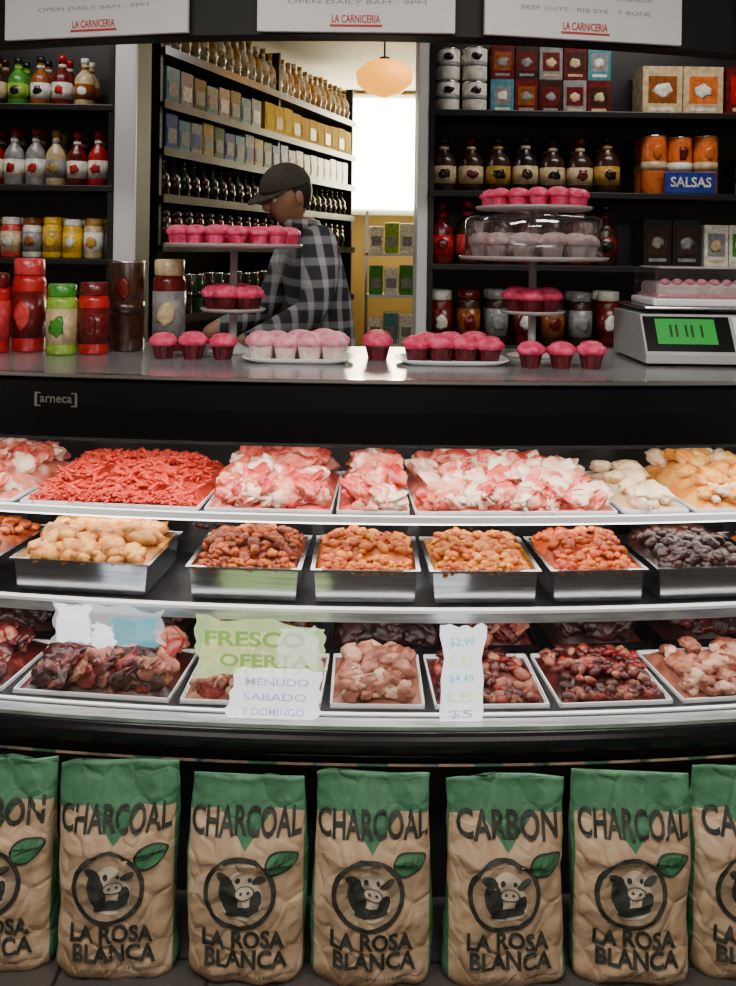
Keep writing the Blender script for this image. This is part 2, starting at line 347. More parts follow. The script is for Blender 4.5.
def px2(xa,xb,ya,yb2): return WX(xa,1.97),WX(xb,1.97),WZ(yb2,1.93),WZ(ya,1.93)
b=B(); patch(b,*px2(60,172,613,652),FWs,0.002,jag=0.012); patch(b,*px2(64,98,615,650),FW,0.003,jag=0.008); patch(b,*px2(118,165,625,650),FT,0.003,jag=0.01); patch(b,*px2(100,122,632,655),FW,0.0035,jag=0.008); b.obj('glass_reflection')
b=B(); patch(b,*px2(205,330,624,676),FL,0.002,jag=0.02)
b.text('FRESCO',(WX(262,1.96),0,WZ(640,1.93)),0.22,0.035,FG,fn=gf(0.0035),bold=0.03); b.text('OFERTA',(WX(272,1.96),0,WZ(662,1.93)),0.20,0.03,FG,fn=gf(0.0035),bold=0.03); patch(b,*px2(285,325,628,668),FWs,0.004,jag=0.012); b.obj('glass_reflection')
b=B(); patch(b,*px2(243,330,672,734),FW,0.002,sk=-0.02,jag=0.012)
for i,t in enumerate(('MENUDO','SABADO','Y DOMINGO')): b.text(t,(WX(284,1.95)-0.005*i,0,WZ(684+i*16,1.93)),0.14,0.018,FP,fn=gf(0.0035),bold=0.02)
b.obj('glass_reflection')
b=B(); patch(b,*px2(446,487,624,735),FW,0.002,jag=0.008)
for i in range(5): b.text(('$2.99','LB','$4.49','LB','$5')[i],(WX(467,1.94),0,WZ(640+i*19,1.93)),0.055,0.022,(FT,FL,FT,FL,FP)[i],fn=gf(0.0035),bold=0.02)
b.obj('glass_reflection')
# ---------------------------------------------------------------- charcoal bags
def bagmat():
    m=bpy.data.materials.new('charcoal_bag_paper'); m.use_nodes=True; N=m.node_tree.nodes; L=m.node_tree.links
    p=N['Principled BSDF']; p.inputs['Roughness'].default_value=0.6
    tc=N.new('ShaderNodeTexCoord'); s=N.new('ShaderNodeSeparateXYZ'); L.new(tc.outputs['Object'],s.inputs[0])
    def mth(op,a,b=None):
        n=N.new('ShaderNodeMath'); n.operation=op
        for i,v in enumerate((a,b)):
            if v is None: continue
            if isinstance(v,(int,float)): n.inputs[i].default_value=v
            else: L.new(v,n.inputs[i])
        return n.outputs[0]
    ax=mth('ABSOLUTE',s.outputs[0])
    v=mth('ADD',mth('MULTIPLY',mth('MINIMUM',ax,0.055),1.3),0.268)
    v=mth('ADD',v,mth('MULTIPLY',mth('MAXIMUM',mth('SUBTRACT',ax,0.055),0),-0.15))
    g=mth('GREATER_THAN',s.outputs[2],v)
    side=mth('GREATER_THAN',ax,0.1155)
    g=mth('MAXIMUM',g,side)
    n=N.new('ShaderNodeTexNoise'); n.inputs['Scale'].default_value=14; n.inputs['Detail'].default_value=6; n.inputs['Distortion'].default_value=0.6; L.new(tc.outputs['Object'],n.inputs[0])
    r=N.new('ShaderNodeValToRGB'); r.color_ramp.elements[0].position=0.3;r.color_ramp.elements[1].position=0.7; r.color_ramp.elements[0].color=(0.42,0.275,0.155,1); r.color_ramp.elements[1].color=(0.68,0.49,0.32,1); L.new(n.outputs['Fac'],r.inputs[0])
    r2=N.new('ShaderNodeValToRGB'); r2.color_ramp.elements[0].position=0.3;r2.color_ramp.elements[1].position=0.7; r2.color_ramp.elements[0].color=(0.025,0.11,0.05,1); r2.color_ramp.elements[1].color=(0.10,0.28,0.15,1); L.new(n.outputs['Fac'],r2.inputs[0])
    mx=N.new('ShaderNodeMix'); mx.data_type='RGBA'; L.new(g,mx.inputs[0]); L.new(r.outputs[0],mx.inputs[6]); L.new(r2.outputs[0],mx.inputs[7])
    L.new(mx.outputs[2],p.inputs['Base Color'])
    vo=N.new('ShaderNodeTexVoronoi'); vo.feature='DISTANCE_TO_EDGE'; vo.inputs['Scale'].default_value=16; 
    mv=N.new('ShaderNodeVectorMath'); mv.operation='ADD'; L.new(tc.outputs['Object'],mv.inputs[0]); 
    n3=N.new('ShaderNodeTexNoise'); n3.inputs['Scale'].default_value=9; L.new(tc.outputs['Object'],n3.inputs[0]); sc3=N.new('ShaderNodeVectorMath'); sc3.operation='SCALE'; sc3.inputs['Scale'].default_value=0.08; L.new(n3.outputs['Color'],sc3.inputs[0]); L.new(sc3.outputs[0],mv.inputs[1]); L.new(mv.outputs[0],vo.inputs['Vector'])
    sm=mth('ADD',n.outputs['Fac'],mth('MULTIPLY',mth('MINIMUM',vo.outputs['Distance'],0.15),2.2))
    bp=N.new('ShaderNodeBump'); bp.inputs['Strength'].default_value=0.6; bp.inputs['Distance'].default_value=0.012; L.new(sm,bp.inputs['Height']); L.new(bp.outputs[0],p.inputs['Normal'])
    return m
M['bag']=bagmat()
M['ink']=mat('bag_ink',(0.02,0.025,0.02),0.7,col2=(0.05,0.055,0.045),scale=30)
M['leafg']=mat('leaf_green',(0.05,0.19,0.08),0.6)
M['cow']=mat('cow_pale',(0.62,0.52,0.4),0.7)
M['ring']=mat('emblem_fill',(0.40,0.29,0.18),0.7)
def charcoal_bag(label,px,d,hh,rz,seed):
    b=B(); n=3.0; H=hh; seg=64; rows=56
    def T(z):
        t=z/H
        if t<0.08: return 0.045+0.012*math.sin(t/0.08*math.pi/2)
        if t<0.62: return 0.057
        u=(t-0.62)/0.34; u=min(u,1); return 0.057*(1-u)**0.9*1.0+0.004 if u<1 else 0.004
    def A(z):
        t=z/H; return 0.1215+0.004*math.sin(t*6+seed)-0.004*t+0.003*noise.noise(Vector((z*25,seed,5))) + (0.0 if t>0.04 else -0.006*(1-t/0.04))
    def wr(x,z):
        w1=0.018*abs(noise.noise(Vector((x*13+seed*7,z*9,seed))))
        w2=0.009*abs(noise.noise(Vector((x*28-z*14,z*26+seed*3,1.7))))
        return w1+w2-0.004
    def yf(x,z):
        u=min(abs(x/A(z)),0.995); return -T(z)*(1-u**n)**(1/n)+wr(x,z)*(min(1,T(z)/0.04))
    vs=[];fs=[]
    for j in range(rows+1):
        z=H*j/rows
        for k in range(seg):
            a=2*math.pi*k/seg; c,s_=math.cos(a),math.sin(a)
            x=A(z)*math.copysign(abs(c)**(2/n),c); y=T(z)*math.copysign(abs(s_)**(2/n),s_)
            y+=wr(x,z)*(min(1,T(z)/0.04)); 
            tz=max(0,(z/H-0.9)/0.1)
            vs.append((x,y,z+tz*0.012*noise.noise(Vector((x*18,seed,0)))))
    for j in range(rows):
        for k in range(seg): k2=(k+1)%seg; fs.append([j*seg+k,j*seg+k2,(j+1)*seg+k2,(j+1)*seg+k])
    fs.append(list(range(seg))[::-1]); fs.append([rows*seg+k for k in range(seg)])
    b.add(vs,fs,'bag',True)
    def f1(o): return lambda x,z: yf(x,z)-o
    def ell(cx,cz,rx,rz_,m,o,rot=0,r0=0.0,amp=0):
        vv=[];ff=[];R_=5;S=28
        for i in range(R_+1):
            q=r0+(1-r0)*i/R_
            for k in range(S):
                a=2*math.pi*k/S; ex=rx*q*math.cos(a); ez=rz_*q*math.sin(a)*(1+amp*math.cos(a))
                x=cx+ex*math.cos(rot)-ez*math.sin(rot); z=cz+ex*math.sin(rot)+ez*math.cos(rot); vv.append((x,yf(x,z)-o,z))
        for i in range(R_):
            for k in range(S): k2=(k+1)%S; ff.append([i*S+k,i*S+k2,(i+1)*S+k2,(i+1)*S+k])
        b.add(vv,ff,m)
    b.text(label,(0,0,0.318),0.222 if label=='CHARCOAL' else 0.205,0.052,'ink',fn=f1(0.003),bold=0.025)
    cz=0.19; rr=0.073; cx=-0.008
    ell(cx,cz,rr*.93,rr*.93,'ring',0.0015)
    ell(cx,cz,rr,rr,'ink',0.0025,r0=0.87)
    ell(cx+0.004,cz-0.012,0.042,0.04,'cow',0.0025)
    ell(cx+0.006,cz+0.022,0.028,0.024,'cow',0.003)
    ell(cx-0.022,cz-0.004,0.018,0.036,'ink',0.0035,rot=0.2)
    ell(cx-0.030,cz+0.03,0.018,0.009,'ink',0.0037,rot=-0.5)
    ell(cx+0.038,cz+0.026,0.016,0.007,'ink',0.0037,rot=0.5)
    ell(cx-0.004,cz+0.026,0.005,0.006,'ink',0.004); ell(cx+0.02,cz+0.026,0.004,0.005,'ink',0.004)
    ell(cx+0.010,cz+0.002,0.02,0.013,'cow',0.004); ell(cx+0.010,cz+0.002,0.02,0.013,'ink',0.0043,r0=0.86)
    ell(cx+0.003,cz+0.002,0.003,0.003,'ink',0.0045); ell(cx+0.017,cz+0.002,0.003,0.003,'ink',0.0045)
    ell(cx+0.006,cz-0.034,0.034,0.010,'ink',0.004,rot=0.15)
    ell(cx+0.032,cz-0.014,0.011,0.02,'ink',0.004,rot=-0.3)
    ell(0.075,0.25,0.034,0.023,'ink',0.0022,rot=0.3,amp=-0.3); ell(0.075,0.25,0.030,0.019,'leafg',0.003,rot=0.3,amp=-0.3)
    ell(0.075,0.25,0.028,0.0016,'ink',0.0036,rot=0.3)
    for q in (-0.012,0.004,0.016): ell(0.075+q,0.25+q*.3+.006,0.009,0.001,'ink',0.0036,rot=1.1)
    b.text('LA ROSA',(0,0,0.100),0.165,0.036,'ink',fn=f1(0.003),bold=0.035)
    b.text('BLANCA',(0.006,0,0.062),0.165,0.036,'ink',fn=f1(0.003),bold=0.035)
    b.text('NET WT. 8 LBS (3.6 KG)',(0,0,0.026),0.12,0.008,'ink',fn=f1(0.002))
    X=WX(px,d-0.04); b.obj('charcoal_bag',(X,d+K*X*X*0.5,0),(0,0,rz))
for i,(lab,px,hh,rz) in enumerate((('CARBON',-6,0.408,0.05),('CHARCOAL',121,0.412,0.02),('CHARCOAL',254,0.392,-0.02),('CHARCOAL',381,0.402,0.0),('CARBON',516,0.396,0.03),('CHARCOAL',645,0.402,-0.03),('CARBON',769,0.407,-0.04))):
    charcoal_bag(lab,px,1.80,hh,rz,i*1.7+1)
# ---------------------------------------------------------------- bottles / jars
C={'red':(0.34,0.008,0.008),'dred':(0.1,0.004,0.004),'green':(0.04,0.2,0.02),'dgreen':(0.01,0.035,0.01),'white':(0.62,0.6,0.52),'yellow':(0.7,0.4,0.01),
 'brown':(0.03,0.009,0.004),'amber':(0.2,0.055,0.008),'orange':(0.52,0.11,0.015),'cream':(0.48,0.36,0.2),'blue':(0.012,0.03,0.22),'teal':(0.05,0.2,0.24),'black':(0.006,0.006,0.006),'pinkred':(0.45,0.03,0.035),'gray':(0.2,0.2,0.2),'gold':(0.38,0.22,0.035),'lime':(0.2,0.34,0.03)}
for k in C: M['c_'+k]=mat('c_'+k,C[k],0.25,col2=tuple(min(1,v*1.5+0.005) for v in C[k]),scale=40)
def bottle(b,x,y,z,r,h,body,label,cap,kind='bottle',seg=16):
    if kind=='bottle':
        b.lathe([(r*.9,0),(r,0.006),(r,h*.55),(r*.8,h*.64),(r*.38,h*.74),(r*.34,h*.9)],(x,y,z),body,seg)
        b.lathe([(r*1.015,h*.14),(r*1.015,h*.46)],(x,y,z),label,seg); b.lathe([(r*.42,h*.88),(r*.42,h*.995),(r*.3,h)],(x,y,z),cap,seg)
        b.lathe([(r*.4,h*.76),(r*.4,h*.82)],(x,y,z),label,seg)
        b.blob((x,y-r*1.0,z+h*.31),(r*.45,r*.1,h*.09),(0,0,0),cap,2,0.3)
    elif kind=='jar':
        b.lathe([(r*.9,0),(r,0.006),(r,h*.75),(r*.85,h*.83)],(x,y,z),body,seg)
        b.lathe([(r*1.015,h*.15),(r*1.015,h*.65)],(x,y,z),label,seg); b.lathe([(r*.9,h*.82),(r*.92,h*.84),(r*.92,h*.985),(r*.8,h)],(x,y,z),cap,seg)
        b.blob((x,y-r*1.0,z+h*.4),(r*.5,r*.1,h*.14),(0,0,0),cap,2,0.3)
    elif kind=='can':
        b.lathe([(r*.96,0),(r,0.004),(r,h-.004),(r*.96,h),(r*.93,h-.003)],(x,y,z),label,seg)
        b.lathe([(r*1.01,h*.4),(r*1.01,h*.55)],(x,y,z),cap,seg); b.lathe([(r*1.02,h-.006),(r*1.02,h)],(x,y,z),'chrome',seg)
        b.blob((x,y-r*1.0,z+h*.7),(r*.4,r*.08,h*.12),(0,0,0),body,2,0.3)
def row(name,px0,px1,d,z,pitchpx,h,r,combos,kind,back=True):
    b=B(); x=WX(px0,d)+r; X1=WX(px1,d); i=0; step=pitchpx/F*d
    while x+r<=X1+0.004:
        c=combos[i%len(combos)]; hh=h*R(.93,1.0)
        bottle(b,x,R(0,.01),0,r,hh,*['c_'+q for q in c],kind=kind)
        if back: bottle(b,x,2.2*r,0,r*.95,hh,*['c_'+q for q in c],kind=kind,seg=10)
        x+=step; i+=1
    b.obj(name,(0,d,z))
def boxes(name,px0,px1,d,z,w,h,dep,combos,rows=1):
    b=B(); x=WX(px0,d); i=0
    while x+w<=WX(px1,d)+0.01:
        for q in range(rows):
            c=combos[(i+q)%len(combos)]; z0=q*(h+0.0005)
            b.box(x+.002,x+w-.002,0,dep,z0,z0+h,'c_'+c[0],bev=0.002)
            b.box(x+w*.15,x+w*.85,-0.001,0.001,z0+h*.25,z0+h*.8,'c_'+c[1]); b.blob((x+w*.5,-0.001,z0+h*.5),(w*.22,0.002,h*.14),(0,0,0),'c_'+c[2],2,0.3)
            b.box(x+w*.2,x+w*.8,-0.0015,0.001,z0+h*.1,z0+h*.17,'c_'+c[2])
        x+=w; i+=1
    b.obj(name,(0,d,z))
SZ=[0.15,0.48,0.79,1.10,1.42,1.71,2.03]
for nm,xa,xb in (('bottle_shelving_unit',-2.55,OX0-0.087),('bottle_shelving_unit',OX1+0.032,2.55)):
    b=B()
    for z in SZ: b.box(xa,xb,3.47,3.755,z-0.025,z,'shelf',bev=0.003)
    for x in (xa,(xa+xb)/2 if xa<0 else 1.75,xb-0.02): b.box(x,x+0.02,3.475,3.755,0,2.5,'shelf')
    b.box(xa,xb,3.735,3.757,0,2.5,'shelf')
    b.obj(nm)
D=3.56
row('salad_dressing_bottles',-60,112,D,2.0305,22,0.21,0.040,[('dred','white','red'),('cream','amber','white'),('brown','cream','brown'),('green','lime','black'),('amber','white','black')],'bottle')
row('hot_sauce_bottles',-60,112,D,1.7105,21,0.235,0.040,[('cream','gray','gold'),('dred','white','red'),('red','white','red'),('gray','white','red'),('gray','white','red')],'bottle')
row('mustard_jars',-60,112,D,1.4205,20.5,0.165,0.039,[('yellow','gold','yellow'),('yellow','yellow','white'),('cream','white','gold'),('pinkred','cream','white'),('white','gray','amber')],'jar')
row('salsa_jars',-60,112,D,1.1005,23,0.2,0.042,[('red','pinkred','red'),('dred','red','dred')],'jar')
row('spice_canisters',433,486,D,2.0305,27,0.13,0.05,[('black','white','gray')],'can')
row('spice_canisters',433,486,D,2.161,27,0.13,0.05,[('black','white','gray')],'can')
boxes('tea_boxes',488,612,D,2.0305,0.098,0.138,0.15,[('teal','gray','white'),('dred','amber','gray'),('brown','dred','gray'),('gray','dred','cream'),('dred','brown','cream')],rows=2)
boxes('cookie_packages',640,722,D,2.0305,0.165,0.2,0.14,[('cream','amber','white'),('cream','orange','white')],rows=1)
boxes('cracker_boxes',724,900,D,2.0305,0.13,0.2,0.14,[('dred','red','cream'),('white','orange','red')],rows=1)
row('barbecue_sauce_bottles',430,640,D,1.7105,27.2,0.235,0.051,[('brown','cream','black'),('brown','cream','dred'),('brown','gold','black'),('black','cream','brown')],'bottle')
row('orange_soda_cans',640,740,D,1.7105,26,0.24,0.050,[('orange','orange','cream'),('dred','orange','white')],'can')
row('juice_cans',745,860,D,1.7105,26,0.17,0.048,[('green','white','red')],'can')
b=B(); b.box(0,0.2,0,0.03,0,0.085,'c_blue',bev=0.003); b.text('SALSAS',(0.1,-0.001,0.045),0.16,0.04,'c_white',bold=0.02); b.obj('blue_candy_box',(WX(664,3.48),3.472,1.7105))
row('wine_bottles',430,482,D,1.4205,26,0.26,0.047,[('dred','red','dred'),('brown','pinkred','red')],'bottle')
row('vinegar_bottles',490,640,D,1.4205,26,0.26,0.047,[('brown','dred','black'),('dred','cream','red')],'bottle')
boxes('coffee_boxes',643,702,D,1.4205,0.118,0.19,0.14,[('black','brown','gray')],rows=1)
boxes('sugar_boxes',704,880,D,1.4205,0.1,0.17,0.14,[('white','gray','cream'),('white','green','white')],rows=1)
row('chile_bottles',430,640,D,1.1005,28,0.22,0.047,[('dred','dred','white'),('brown','amber','dred'),('brown','gray','gray')],'jar')
row('salsa_jars',650,860,D,1.1005,28,0.22,0.047,[('black','brown','gray')],'jar')
# ---------------------------------------------------------------- back room
O=Vector((-1.17,4.00,0)); U=Vector((0.334,0.9425,0)).normalized(); ang=math.atan2(U.y,U.x)
b=B(); LEN=2.45
b.box(0,LEN,0.0,0.03,0,2.6,'shelf')
RZ=[0.3,0.75,1.15,1.48,1.70,1.91,2.12,2.36]
for z in RZ: b.box(0,LEN,-0.27,0.03,z-0.022,z,'shelf'); b.box(0,LEN,-0.275,-0.27,z-0.03,z+0.008,'steelb')
for s in (0,LEN/2,LEN-0.02): b.box(s,s+0.02,-0.25,0.03,0,2.6,'shelf')
b.obj('stockroom_shelf_unit',O,(0,0,ang))
def stock(name,z,fn):
    b=B(); fn(b); b.obj(name,(O.x,O.y,z+0.0005),(0,0,ang))
def sb(kind,s0,s1,step,w,h,cs):
    def f(b):
        s=s0;i=0
        while s<s1:
            c=cs[i%len(cs)]
            if kind=='box':
                b.box(s,s+w,-0.25,-0.02,0,h*R(.85,1),'c_'+c[0],bev=0.003); b.box(s+w*.15,s+w*.85,-0.252,-0.249,h*.2,h*.6,'c_'+c[1])
            else: bottle(b,s+w/2,-0.2,0,w/2,h*R(.93,1),*['c_'+q for q in c],kind=kind,seg=12)
            s+=step;i+=1
    return f
M['c_vyellow']=mat('c_vivid_yellow',(0.6,0.36,0.0),0.7,col2=(0.7,0.46,0.01),scale=30,spec=0.1)
stock('syrup_bottles',2.36,sb('bottle',0.05,2.35,0.085,0.078,0.24,[('white','cream','gold'),('cream','white','gold'),('gold','cream','white')]))
stock('snack_boxes',2.12,sb('box',0.05,0.95,0.12,0.112,0.17,[('teal','gray'),('gray','white'),('dgreen','gray')]))
stock('yellow_packets',2.12,sb('box',1.05,2.35,0.124,0.122,0.18,[('vyellow','vyellow'),('vyellow','gold')]))
stock('cereal_boxes',1.91,sb('box',0.05,2.35,0.11,0.102,0.17,[('blue','gray'),('teal','gray'),('gray','blue'),('gold','gray'),('dgreen','gray')]))
stock('stock_bottles',1.70,sb('bottle',0.05,2.35,0.09,0.08,0.18,[('black','brown','black'),('brown','brown','black'),('dgreen','dgreen','brown')]))
stock('stock_jars',1.48,sb('jar',0.05,2.35,0.1,0.09,0.17,[('brown','brown','black'),('dred','brown','black')]))
stock('stock_cans',1.15,sb('can',0.05,2.35,0.1,0.09,0.2,[('brown','brown','black'),('dgreen','dgreen','black')]))
b=B(); b.box(-0.45,1.0,7.05,7.1,1.75,2.72,'white'); b.box(-0.4,0.95,7.035,7.05,1.8,2.68,mat('window_daylight',(1,1,1),emit=(1,0.88,0.55),es=28))
b.box(0.45,0.47,7.02,7.05,1.8,2.68,'white'); b.obj('window_1')
b=B(); b.lathe([(0.0,-0.13),(0.09,-0.11),(0.16,-0.05),(0.17,0.02),(0.10,0.08),(0.03,0.095)],(0,0,0),mat('warm_glow',(0.8,0.3,0.03),emit=(1,0.36,0.02),es=2.2),seg=28); b.lathe([(0.03,0.095),(0.03,0.11),(0.006,0.115),(0.006,0.25)],(0,0,0),'black')  # added glowing globe, stands in for the back room's warm glow
b.obj('warm_glow_globe',(WX(382,5.2),5.2,2.50))
b=B()
for z in (0.4,0.8,1.15,1.45): b.box(-0.28,0.35,0,0.3,z-0.02,z,'white')
for x in(-0.28,0.33): b.box(x,x+0.02,0,0.02,0,1.75,'chrome'); b.box(x,x+0.02,0.28,0.3,0,1.75,'chrome')
b.obj('stockroom_wire_rack',(0.26,6.3,0))
for z,cs in ((1.15,('green','white')),(1.45,('white','lime')),(0.8,('white','teal'))):
    b=B()
    for i in range(5): b.box(-0.25+i*0.11,-0.15+i*0.11,0.02,0.2,0,0.17+R(0,.05),'c_'+cs[i%2],bev=0.004); b.box(-0.235+i*.11,-0.165+i*.11,0.018,0.022,0.05,0.12,'c_gray')
    b.obj('stockroom_cartons',(0.26,6.3,z+0.0005))
# ---------------------------------------------------------------- countertop goods
CT=1.1825
def cupcake(b,x,y,z,s=1.0,fr='pink',cup='velvet'):
    b.lathe([(0.024*s,0),(0.033*s,0.038*s)],(x,y,z),cup,24,False,wob=lambda a,zz:0.03*math.cos(12*a))
    ph=R(0,6)
    b.lathe([(0.033*s,0.037*s),(0.040*s,0.042*s),(0.041*s,0.050*s),(0.037*s,0.059*s),(0.031*s,0.062*s),(0.029*s,0.067*s),(0.018*s,0.072*s),(0.008*s,0.074*s),(0,0.0745*s)],(x,y,z),fr,18,True,wob=lambda a,zz:0.07*math.sin(5*a+zz*160+ph))
def stand(name,px,d,tiers,colr):
    b=B(); zp=0
    b.lathe([(0.07,0),(0.07,0.006),(0.03,0.016),(0.012,0.03)],(0,0,0),colr,32)
    for (z,r,fr,rings,style) in tiers:
        b.lathe([(0.011,zp),(0.011,z-0.006)],(0,0,0),colr,12)
        b.lathe([(0.0,z-0.006),(r*.6,z-0.006),(r,z-0.002),(r+0.006,z+0.006),(r+0.003,z+0.008),(r-0.002,z+0.002),(0,z)],(0,0,0),colr,48)
        zp=z
        sc_={'cup':0.95,'mini':0.72,'cake':0.95}[style]; cp={'cup':'velvet','mini':'pinkh','cake':'cream'}[style]
        for (rr,n) in rings:
            for i in range(n):
                a=2*math.pi*(i+.3)/n; cupcake(b,rr*math.cos(a),rr*math.sin(a),z+0.002,sc_*R(.95,1.05),fr,cp)
        if style=='cake':
            b.lathe([(r-0.012,0.004),(r-0.012,0.105),(r-0.022,0.117),(r-0.08,0.121)],(0,0,z),'acryl',40)
    b.obj(name,(WX(px,d),d,CT))
M['plate']=mat('pale_acrylic_plate',(0.5,0.46,0.45),0.12,alpha=0.75)
M['pinkw']=mat('blush_frosting',(0.75,0.42,0.42),0.5,col2=(0.88,0.72,0.7),scale=60)
stand('cupcake_stand',234,2.44,[(0.115,0.085,'pinkh',[(0.05,6)],'cup'),(0.292,0.185,'pinkh',[(0.155,17),(0.09,10)],'mini')],'plate')
stand('cake_stand',533,2.44,[(0.12,0.085,'pinkh',[(0.05,6)],'cup'),(0.268,0.2,'pinkw',[(0.145,12),(0.07,6)],'cake'),(0.405,0.155,'pinkh',[(0.122,14),(0.06,7)],'mini')],'plate')
def group(px0,px1,d0,n,rows,fr,cup,s=1.0,name='cupcake_row'):
    b=B(); st=(WX(px1,d0)-WX(px0,d0))/n
    for r in range(rows):
        for i in range(n): cupcake(b,WX(px0,d0)+st*(i+.5),r*0.08,0,s*R(.95,1.04),fr,cup)
    b.obj(name,(0,d0,CT))
group(150,239,2.28,3,1,'pinkh','velvet',0.93)
group(362,396,2.31,1,2,'pinkh','velvet',0.98)
group(517,608,2.20,3,1,'pinkh','velvet',0.9)
def platter(name,px0,px1,d0,nx,ny,fr,cup,s=1.0):
    w=WX(px1,d0)-WX(px0,d0); dp=ny*0.075+0.02; b=B()
    n=32
    def rr(sx,sy,z): 
        o=[]
        for k in range(n):
            a=2*math.pi*k/n; c,s_=math.cos(a),math.sin(a); o.append((sx*math.copysign(abs(c)**.4,c),sy*math.copysign(abs(s_)**.4,s_),z))
        return o
    L_=[rr(w/2*.8,dp/2*.8,0),rr(w/2*.85,dp/2*.85,0.003),rr(w/2,dp/2,0.013),rr(w/2*.98,dp/2*.98,0.014),rr(w/2*.84,dp/2*.84,0.006)]
    vs=[p for q in L_ for p in q]; fs=[list(range(n))[::-1],[4*n+k for k in range(n)]]
    for i in range(4):
        for k in range(n): fs.append([i*n+k,i*n+(k+1)%n,(i+1)*n+(k+1)%n,(i+1)*n+k])
    b.add(vs,fs,'whitep',True)
    for j in range(ny):
        m=nx-(j%2)
        for i in range(m): cupcake(b,(i-(m-1)/2)*w*.86/nx,(j-(ny-1)/2)*0.07,0.006,s*R(.95,1.05),fr,cup)
    b.obj(name,((WX(px0,d0)+WX(px1,d0))/2,d0+0.05,CT))
platter('cupcake_platter',242,355,2.22,4,2,'pinkl','cream',0.96)
platter('cupcake_platter',398,512,2.22,4,2,'pinkh','velvet',0.94)
def cj(name,px0,px1,pytop,d,body,label,cap,kind='jar'):
    b=B(); r=(WX(px1,d)-WX(px0,d))/2; h=WZ(pytop,d)-CT
    bottle(b,0,0,0,r,h,'c_'+body,'c_'+label,'c_'+cap,kind=kind,seg=28)
    b.obj(name,(WX((px0+px1)/2,d),d,CT))
cj('salsa_jar',-22,10,278,2.36,'red','pinkred','dred')
cj('salsa_jar',14,46,263,2.40,'red','dred','pinkred')
cj('green_salsa_jar',48,78,288,2.34,'lime','cream','green')
cj('salsa_jar',80,110,286,2.36,'red','dred','dred')
cj('coffee_canister',111,145,264,2.45,'dred','brown','brown','can')
cj('candy_jar',154,186,262,2.48,'dred','gray','cream')
cj('salsa_jar',-60,-26,270,2.4,'red','red','dred')
b=B(); sw=0.42; 
vs=[(-sw/2,-0.13,0.008),(sw/2,-0.13,0.008),(sw/2,0.17,0.008),(-sw/2,0.17,0.008),(-sw/2,-0.13,0.03),(sw/2,-0.13,0.03),(sw/2,0.17,0.13),(-sw/2,0.17,0.13),(sw/2,-0.07,0.13),(-sw/2,-0.07,0.13)]
M['scaleb']=mat('scale_body',(0.4,0.41,0.4),0.35)
b.add(vs,[[3,2,1,0],[0,1,5,4],[4,5,8,9],[9,8,6,7],[2,3,7,6],[1,2,6,8,5],[0,4,9,7,3]],'scaleb')
def sc(x,t,o): return (x,-0.13+0.06*t-o*0.86,0.03+0.1*t+o*0.51)
def sp(x0,x1,t0,t1,o,m): b.add([sc(x0,t0,o),sc(x1,t0,o),sc(x1,t1,o),sc(x0,t1,o)],[[0,1,2,3]],m)
M['lcdg']=mat('green_lcd',(0.0,0.08,0.01),0.5,emit=(0.0,0.5,0.04),es=0.5)
sp(-0.205,0.02,0.08,0.94,0.001,'black'); sp(-0.175,-0.02,0.25,0.87,0.003,'lcdg'); sp(0.03,0.2,0.08,0.94,0.001,'whitep')
for i in range(6):
    for j in range(4): sp(0.04+i*.026,0.06+i*.026,0.15+j*.2,0.3+j*.2,0.003,'c_gray' if (i+j)%3 else 'c_teal')
for i,xx in enumerate((-0.14,-0.125,-0.1,-0.085,-0.06)): sp(xx,xx+0.006,0.42,0.72,0.004,'c_dgreen')
for x in(-0.17,0.17):
    for y in(-0.1,0.14): b.lathe([(0.015,0),(0.015,0.01)],(x,y,0),'blackm',12)
b.lathe([(0.02,0.128),(0.02,0.145)],(0,0.05,0),'steel',12)
b.box(-0.2,0.2,-0.08,0.17,0.143,0.15,'steel',bev=0.003)
xs_=WX(722,2.3)
b.obj('retail_scale',(xs_,2.38,CT))
b=B(); w=0.34
b.box(-w/2,w/2,-0.1,0.1,0,0.02,'whitep',bev=0.006); b.box(-w/2+.02,w/2-.02,-0.08,0.08,0.02,0.062,'cream',bev=0.012); b.box(-w/2+.018,w/2-.018,-0.085,0.085,0.02,0.03,'pinkl',bev=0.003)
for i in range(9): b.blob((-w/2+.04+i*.033,-0.07,0.062),(0.014,0.014,0.01),(0,0,0),'pinkl',2,0.05)
b.box(-w/2+.006,w/2-.006,-0.094,0.094,0.02,0.10,'acryl',bev=0.01)
b.box(-w/2+.02,w/2-.02,-0.08,0.08,0.098,0.104,'plate',bev=0.002)
b.obj('plastic_cake_container',(xs_,2.425,CT+0.1505))
